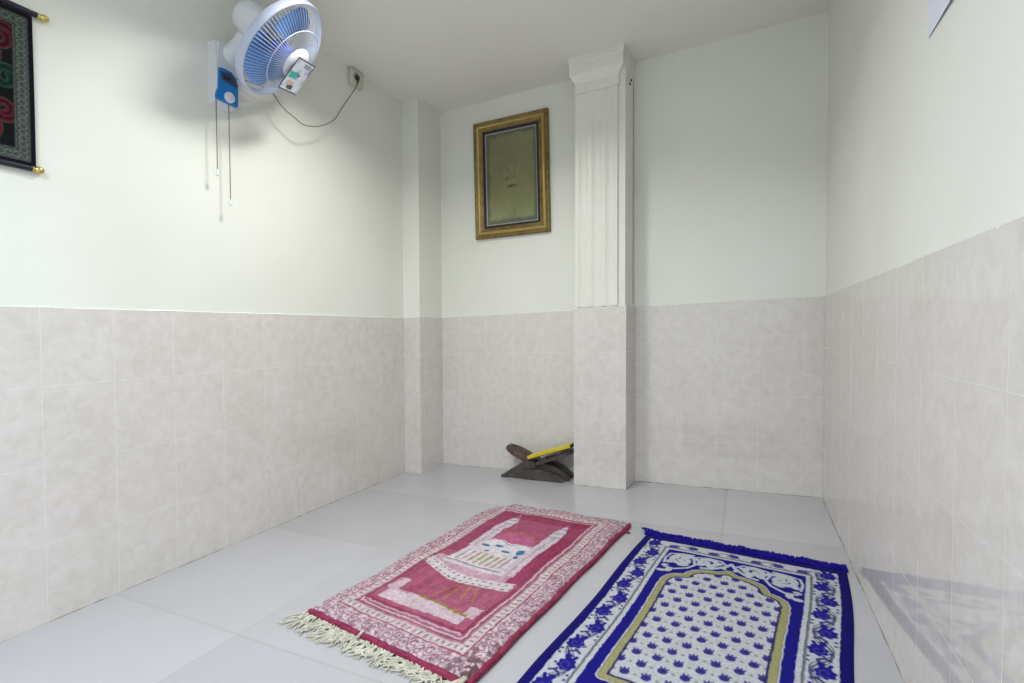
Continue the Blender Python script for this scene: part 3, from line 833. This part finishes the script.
# ------------------------------------------------------------------ hanging scroll on the left wall
XP = XL-R8                                               # plaster face of left wall
def lw(d, y, z): return lean((XP+d, y, z))
scroll = thing('wall_scroll', lw(.0, .60, 1.66), 'black woven wall hanging with red and green scroll lettering on rods, left wall', 'wall hanging')
SY0, SY1, SZ0, SZ1 = .335, .785, 1.432, 1.893
def scroll_col(u, v):
    w_, h_ = SY1-SY0, SZ1-SZ0; x = u*w_; y = v*h_; xr = w_-x
    e = np.minimum.reduce([x, xr, y, h_-y])
    c_ = np.tile(np.array((16, 17, 30), float), (len(u), 1))
    c_ = mixc(c_, (26, 16, 40), smooth01(.006, .0, e))
    bd = (e > .013) & (e < .044)
    c_ = mixc(c_, (74, 84, 78), bd*1.0)
    al = np.where(np.minimum(x, xr) < np.minimum(y, h_-y), y, x); q = (e-.0285)
    s1 = np.abs(q-.010*np.sin(al*2*PI/.036)); s2 = np.abs(q+.010*np.sin(al*2*PI/.036))
    c_ = mixc(c_, (22, 26, 26), (bd & (smooth01(.25, .5, np.cos(al*2*PI/.018)*np.cos(q*2*PI/.022)) > .3))*.9)
    c_ = mixc(c_, (128, 138, 128), smooth01(.0035, .0012, np.minimum(s1, s2))*bd*.9)
    c_ = mixc(c_, (104, 112, 104), ((e > .044) & (e < .047) | (e > .0125) & (e < .015))*.9)
    fld = e > .049
    c_ = mixc(c_, (14, 20, 20), fld*1.0)
    D = np.full(x.shape, 9.0)
    for k, (cx, cy, R, tn, a0) in enumerate(((.375, .365, .042, 1.1, .2), (.335, .305, .045, -1.2, 2.2), (.385, .250, .036, 1.2, -.6), (.325, .205, .045, 1.1, 1.0), (.38, .155, .034, -1.3, .4), (.34, .100, .045, 1.0, 2.8), (.25, .33, .05, 1.2, 1), (.24, .22, .05, -1.1, 2), (.25, .12, .05, 1.2, 0), (.16, .30, .05, -1.2, 1), (.15, .2, .05, 1.2, 3), (.16, .11, .05, -1.2, 1), (.09, .36, .03, 1, 1), (.08, .25, .03, 1, 2), (.08, .15, .03, 1, 0))):
        pts = []
        for i in range(22):
            t = i/21; a = a0+tn*t*2*PI; r = R*(1-.6*t); pts.append((cx+r*math.cos(a)*.85, cy+r*math.sin(a)))
        dk = poly_dist(x, y, pts); D = np.minimum(D, dk)
        colr = (104, 26, 42) if k % 4 != 2 else (22, 66, 50)
        c_ = mixc(c_, (84, 90, 80), smooth01(.0125, .0108, dk)*fld*.9)
        c_ = mixc(c_, colr, smooth01(.0104, .0092, dk)*fld)
        c_ = mixc(c_, (20, 16, 20), smooth01(.0040, .0026, dk)*fld*.8)
    n = vnoise(x*300, y*300, 2)-.5
    return c_*((1+.35*n)*.82)[:, None]
def scroll_pos(u, v):
    y = SY0+(SY1-SY0)*u; z = SZ0+(SZ1-SZ0)*v
    x = XP+.010+.0025*np.sin(u*7)*np.sin(PI*v)+.001
    return np.stack([x+LEAN*z, y, z], 1)
def scroll_back(u, v):
    p = scroll_pos(u, v).copy(); p[:, 0] -= .003; return p
grid_obj('fabric', 190, 200, scroll_pos, scroll_col, CLOTH, scroll, scroll_back, (22, 16, 34), ss=3, back=True)
for z, y1 in ((SZ1+.010, .798), (SZ0-.006, .776)):
    mb = MB(); mb.tube([lw(.012, SY0-.03, z), lw(.012, (SY0+y1)/2, z), lw(.012, y1, z)], .0085, 12); rod = mb.build('rod', RODM, scroll, True)
    for (y, s_) in ((y1-.002, 1), (SY0-.03, -1)):
        mb = MB()
        mb.lathe([(0, 0), (.0085, 0), (.0095, .004), (.007, .007), (.010, .011), (.0118, .017), (.0105, .024), (.006, .029), (0, .0305)],
                 Matrix.Translation(lw(.012, y, z)) @ Matrix.Rotation(-PI/2*s_, 4, 'X'), 18, False)
        f = mb.build('finial', BRASS, rod, True)
mb = MB(); mb.tube([lw(.004, .772, SZ1+.012), lw(.012, .775, SZ1+.016), lw(.02, .778, SZ1+.013)], .002, 6); mb.build('hook', BRASS, scroll, True)

# ------------------------------------------------------------------ wall fan
fan = thing('wall_fan', lw(0, 1.39, 1.99), 'white wall fan with blue blades and blue control panel, mounted high on the left wall', 'fan')
NX = Matrix(((0, 0, 1, 0), (1, 0, 0, 0), (0, 1, 0, 0), (0, 0, 0, 1)))           # local x -> +Y, y -> +Z, z -> +X
def wallxf(d, y, z): return Matrix.Translation(lw(d, y, z)) @ LROT @ NX
# bracket body: tapered shell hugging the wall
poly = [(-.052, -.130), (.036, -.132), (.044, -.120), (.047, -.05), (.045, -.01), (.040, .03), (.042, .070), (.058, .092), (.055, .118), (.02, .112), (-.005, .124), (-.032, .132), (-.046, .124), (-.048, .0), (-.049, -.07)]
bm = bmesh.new()
vb = [bm.verts.new((x, y, 0)) for x, y in poly]; vt = [bm.verts.new((x*.98, y*.985, .056)) for x, y in poly]
bm.faces.new(vb[::-1]); topf = bm.faces.new(vt)
for i in range(len(poly)): bm.faces.new([vb[i], vb[(i+1) % len(poly)], vt[(i+1) % len(poly)], vt[i]])
bmesh.ops.bevel(bm, geom=[e for e in bm.edges if e.verts[0] in vt and e.verts[1] in vt], offset=.009, segments=3, affect='EDGES')
mb = MB(); mb.bm(bm, wallxf(.0, 1.395, 1.985)); body = mb.build('wall_bracket', WPLASTIC, fan, True)
# blue control panel with display and knob
pan = [(-.040, .017), (-.018, .022), (.014, .020), (.034, .004), (.043, -.022), (.041, -.112), (.036, -.116), (-.053, -.112), (-.055, -.098), (-.050, -.078), (-.044, -.066), (-.042, -.03)]
mb = MB(); mb.prism(pan, 0, .010, wallxf(.0545, 1.393, 1.975)); panel = mb.build('control_panel', BLUEP, fan)
mb = MB(); mb.prism([(-.036, .004), (.014, .012), (.032, -.008), (.037, -.030), (.030, -.036), (-.030, -.030)], 0, .0018, wallxf(.0640, 1.393, 1.975)); mb.build('display', DISPM, panel)
mb = MB(); mb.rbox(.034, .016, .004, .001, wallxf(.0655, 1.386, 1.962)); mb.build('display_window', BLACKP, panel)
mb = MB(); mb.lathe([(0, 0), (.021, 0), (.021, .010), (.018, .013), (0, .013)], wallxf(.0640, 1.393, 1.885), 24, False)
mb.rbox(.006, .034, .006, .002, wallxf(.0640, 1.393, 1.885) @ Matrix.Translation((0, 0, .014))); mb.build('knob', WPLASTIC, panel, True)
# pull cords
for (y, zt, zb) in ((1.347, 1.862, 1.570), (1.402, 1.862, 1.460)):
    mb = MB(); mb.tube([lw(.05, y, zt), lean((XP+.05, y, zt-.1)), lean((XP+.05, y+.0005, (zt+zb)/2)), lean((XP+.05, y, zb))], .0021, 6); cd = mb.build('pull_cord', PULLM, fan, True)
    mb = MB(); mb.lathe([(0, .012), (.003, .011), (.0042, .004), (.0065, -.004), (.006, -.012), (.003, -.015), (0, -.0155)], Matrix.Translation(lw(.05, y, zb)), 12, False); mb.build('pull_bead', WPLASTIC, cd, True)
# head
ctr = Vector((-1.6911, 1.474, 2.067)); nv = Vector((.579, .4056, -.7071)).normalized()
uu = nv.cross(Vector((0, 0, 1))).normalized(); ww = nv.cross(uu)
HX = Matrix(((uu.x, ww.x, nv.x, ctr.x), (uu.y, ww.y, nv.y, ctr.y), (uu.z, ww.z, nv.z, ctr.z), (0, 0, 0, 1)))
hp = lambda a, b, c_: HX @ Vector((a, b, c_))
# motor housing
mb = MB(); mb.lathe([(0, -.215), (.020, -.213), (.045, -.205), (.058, -.190), (.066, -.165), (.070, -.130), (.070, -.085), (.062, -.075), (0, -.075)], HX, 32, False)
mb.build('motor_housing', WPLASTIC, fan, True)
# neck joining bracket and motor
mb = MB(); s0 = Vector(lw(.03, 1.415, 2.062)); s1 = hp(.01, -.02, -.14)
mb.tube([s0, s0.lerp(s1, .35)+Vector((.012, 0, -.012)), s0.lerp(s1, .7)+Vector((.008, 0, -.006)), s1], .034, 16, taper=[1.25, 1.05, .9, .9]); mb.build('neck', WPLASTIC, fan, True)
RG = .213
# rim band
mb = MB(); mb.lathe([(RG-.009, -.014), (RG, -.016), (RG+.004, -.008), (RG+.004, .008), (RG, .016), (RG-.009, .014), (RG-.012, 0), (RG-.009, -.014)], HX, 96, False); mb.build('guard_rim', RIMM, fan, True)
def dome(r, z0, z1, p=2.0):
    t = (r-.045)/(RG-.045); return z0+(z1-z0)*max(t, 0)**p
def grille(name, z_in, z_out, r_in, nw, rings, p):
    mb = MB()
    for k in range(nw):
        a = 2*PI*k/nw; P = []
        for i in range(9):
            r = r_in+(RG-.006-r_in)*i/8; P.append((r*math.cos(a), r*math.sin(a), dome(r, z_in, z_out, p)))
        mb.tube(P, .0009, 4, HX)
    for r in rings:
        mb.tube([(r*math.cos(2*PI*k/64), r*math.sin(2*PI*k/64), dome(r, z_in, z_out, p)) for k in range(64)], .0018, 5, HX, closed=True)
    return mb.build(name, GUARDM, fan, True)
grille('front_guard', .078, .012, .050, 84, (.060, .135), 2.4)
grille('rear_guard', -.078, -.012, .066, 60, (.070, .140), 2.0)
# hub cap on the front guard
mb = MB(); mb.lathe([(0, .100), (.030, .0985), (.052, .094), (.064, .086), (.067, .076), (.060, .072), (0, .072)], HX, 40, False); mb.build('guard_cap', WPLASTIC, fan, True)
# rotor
mb = MB(); mb.lathe([(0, .050), (.018, .048), (.030, .040), (.034, .020), (.034, -.020), (.028, -.026), (0, -.026)], HX, 28, False); hub = mb.build('rotor_hub', HUBM, fan, True)
mb = MB(); mb.tube([hp(0, 0, -.08), hp(0, 0, 0), hp(0, 0, .074)], .006, 10); mb.build('shaft', new_mat('steel_shaft', rgb(170, 170, 170), .3, 1), fan, True)
for ang in (-60, 60, 180):
    mb = MB(); vs = []; fs = []; nr, nt = 12, 16
    for side in (-1, 1):
        for i in range(nr+1):
            r = .030+(.186-.030)*i/nr; f = i/nr
            half_w = math.radians(28+24*math.sin(PI*min(f*1.05, 1)*.62)); half_w *= math.sqrt(max(0.02, 1-max(0, (f-.72)/.28)**2.6*.85))
            for j in range(nt+1):
                t = -1+2*j/nt; a = math.radians(ang)+half_w*t+.10*f
                z = .022*t*(1-.35*f)+.004*t*t*f + side*.0009
                vs.append((r*math.cos(a), r*math.sin(a), z))
    m = (nr+1)*(nt+1)
    for s_ in (0, 1):
        for i in range(nr):
            for j in range(nt):
                q = [s_*m+i*(nt+1)+j, s_*m+i*(nt+1)+j+1, s_*m+(i+1)*(nt+1)+j+1, s_*m+(i+1)*(nt+1)+j]; fs.append(q if s_ else q[::-1])
    per = [j for j in range(nt+1)]+[i*(nt+1)+nt for i in range(1, nr+1)]+[nr*(nt+1)+j for j in range(nt-1, -1, -1)]+[i*(nt+1) for i in range(nr-1, 0, -1)]
    for a_, b_ in zip(per, per[1:]+per[:1]): fs.append([a_, b_, m+b_, m+a_])
    mb.add(vs, fs, HX); mb.build('fan_blade', BLADEM, fan, True)
# printed card fixed over the hub cap
ca = math.radians(-160); e1 = Vector((math.cos(ca), math.sin(ca))); e2 = Vector((-e1.y, e1.x)); e2 = e2 if e2.y > 0 else -e2
cc = Vector((-.030, .030))
def card_pos(u, v):
    a_ = (u-.5)*.142; b_ = (v-.5)*.150
    p = np.stack([cc.x+e1.x*a_+e2.x*b_, cc.y+e1.y*a_+e2.y*b_, .104+.010*(u-.5)**2*4*0+.006*np.sin(v*PI)*0+.010*np.maximum(0, v-.8), np.ones(u.shape)], 0)
    return (np.array(HX)@p)[:3].T
def card_back(u, v): return card_pos(u, v)-np.array(nv)*.0015
def card_col(u, v):
    c_ = np.tile(np.array((240, 242, 254), float), (len(u), 1))
    n = vnoise(u*9, v*9, 3)
    c_ = mixc(c_, (196, 202, 228), smooth01(.5, .8, n)*.8)
    c_ = mixc(c_, (150, 156, 190), ((u > .45) & (u < .85) & (v > .08) & (v < .20) & (n > .35))*.8)
    c_ = mixc(c_, (78, 196, 186), ((np.abs(v-.50+.12*(u-.3)) < .095) & (u > .08) & (u < .52))*.95)
    c_ = mixc(c_, (84, 104, 140), (np.hypot(u-.55, (v-.47)) < .05)*.85)
    c_ = mixc(c_, (232, 190, 176), ((v > .68) & (v < .80) & (u > .22) & (u < .55))*.8)
    c_ = mixc(c_, (74, 76, 66), ((v > .80) & (v < .93) & (u > .30) & (u < .62) & (vnoise(u*14, v*14, 5) > .35))*.9)
    c_ = mixc(c_, (120, 126, 168), ((u > .86) & (v > .1) & (v < .35))*.6)
    c_ = mixc(c_, (52, 50, 70), ((u < .035) | (v < .035) | (v > .965) | ((u > .965) & (v < .45)))*.8)
    return c_
grid_obj('printed_card', 70, 70, card_pos, card_col, PRINT_GLOSS, fan, card_back, (60, 58, 80), ss=2, back=True)
# power cord to the wall socket
cp = [(.030, 1.435, 1.99), (.045, 1.50, 2.000), (.066, 1.585, 1.992), (.080, 1.638, 1.940), (.09, 1.699, 1.911), (.09, 1.756, 1.899), (.08, 1.859, 1.934), (.06, 1.974, 2.011), (.05, 2.042, 2.102), (.036, 2.150, 2.244), (.032, 2.176, 2.285)]
def smooth_path(pts, n):
    out = []; m = len(pts)
    for i in range(n):
        t = i/(n-1)*(m-1); k = min(int(t), m-2); f = t-k
        p0, p1, p2, p3 = [Vector(pts[q]) for q in (max(k-1, 0), k, k+1, min(k+2, m-1))]
        out.append(.5*((2*p1)+(p2-p0)*f+(2*p0-5*p1+4*p2-p3)*f*f+(3*p1-p0-3*p2+p3)*f**3))
    return out
pts = [(XL+d+LEAN*z, y, z) for d, y, z in cp]
mb = MB(); mb.tube(smooth_path(pts, 70), .0026, 6); cord = mb.build('power_cord', CORDM, fan, True)
mb = MB(); mb.lathe([(0, -.004), (.012, -.004), (.013, .008), (.009, .013), (0, .014)], wallxf(.031, 2.184, 2.330), 18, False)
mb.tube([(XL+.034+LEAN*2.325, 2.184, 2.325), (XL+.036+LEAN*2.30, 2.180, 2.30), (XL+.032+LEAN*2.285, 2.176, 2.285)], .0035, 8); mb.build('plug', BLACKP, cord, True)
# wall socket
sock = thing('wall_socket', lw(0, 2.196, 2.335), 'square cream wall socket with a black plug, just under the ceiling on the left wall', 'socket')
mb = MB(); mb.rbox(.098, .084, .030, .006, wallxf(.015, 2.196, 2.333)); mb.build('socket_box', SOCKM, sock, True)
mb = MB(); mb.lathe([(.0235, .0), (.0235, .004), (.019, .004), (.019, .001), (0, .001)], wallxf(.0295, 2.186, 2.333), 24, False); mb.build('socket_well', new_mat('socket_shadow_plastic', rgb(150, 150, 136), .5), sock, True)

# ------------------------------------------------------------------ paper notice on the right wall
notice = thing('paper_notice', lean((XR+R8, 1.275, 1.62)), 'blank white paper sheet stuck high on the right wall, lower edge curling off', 'paper')
def note_pos(u, v):
    y = 1.378-.21*u; z = 1.472+.297*v
    x = XR+R8-.0012-.0035*(1-v)**4*smooth01(-.1, .9, u)-.001*(1-v)**2
    return np.stack([x+LEAN*z, y, z], 1)
grid_obj('sheet', 24, 32, note_pos, lambda u, v: np.tile(np.array((224, 227, 238), float), (len(u), 1)), PRINT, notice, lambda u, v: note_pos(u, v)+np.array([.0006, 0, 0]), (214, 216, 236), ss=1, back=True)

# ------------------------------------------------------------------ light
def area(name, loc, rot, size, energy, color, shape='DISK', size_y=None, spread=180):
    l = bpy.data.lights.new(name, 'AREA'); l.shape = shape; l.size = size
    if size_y: l.size_y = size_y
    l.energy = energy; l.color = color; l.spread = math.radians(spread)
    o = bpy.data.objects.new(name, l); C.objects.link(o); o.location = loc; o.rotation_euler = rot; return o
area('ceiling_lamp', (-1.14, 1.52, 2.33), (0, 0, 0), .24, 14.5, (1.0, 1.0, .95), spread=146)
area('added_rear_light', (-.55, -.62, 2.345), (0, 0, 0), .6, 49, (0.83, 0.95, 1.10), 'SQUARE', spread=158)  # unseen light added behind the camera to brighten the lower walls

w = bpy.data.worlds.new('world'); bpy.context.scene.world = w; w.use_nodes = True
w.node_tree.nodes['Background'].inputs[0].default_value = (0.75, 0.85, 1.0, 1); w.node_tree.nodes['Background'].inputs[1].default_value = 0.3

# ------------------------------------------------------------------ camera
cam = bpy.data.cameras.new('camera'); co = bpy.data.objects.new('camera', cam); C.objects.link(co)
f_px = 498.04; cam.sensor_width = 36; cam.sensor_fit = 'HORIZONTAL'; cam.lens = f_px*36/1024; cam.clip_start = 0.02
yaw, pitch, roll = .4392, -.0107, .0353
Rz = Matrix.Rotation(yaw, 3, 'Z'); Rx = Matrix.Rotation(pitch, 3, 'X'); Ry = Matrix.Rotation(roll, 3, 'Y')
base = Matrix(((1, 0, 0), (0, 0, -1), (0, 1, 0)))       # blender camera axes: x right, y up, z back
R = (Rz @ Rx @ Ry) @ base
co.matrix_world = Matrix.Translation((0, 0, .8579)) @ R.to_4x4()
bpy.context.scene.camera = co
vs_ = bpy.context.scene.view_settings
vs_.view_transform = 'Standard'; vs_.look = 'None'; vs_.gamma = 1.0; vs_.use_curve_mapping = False; vs_.exposure = 0.06
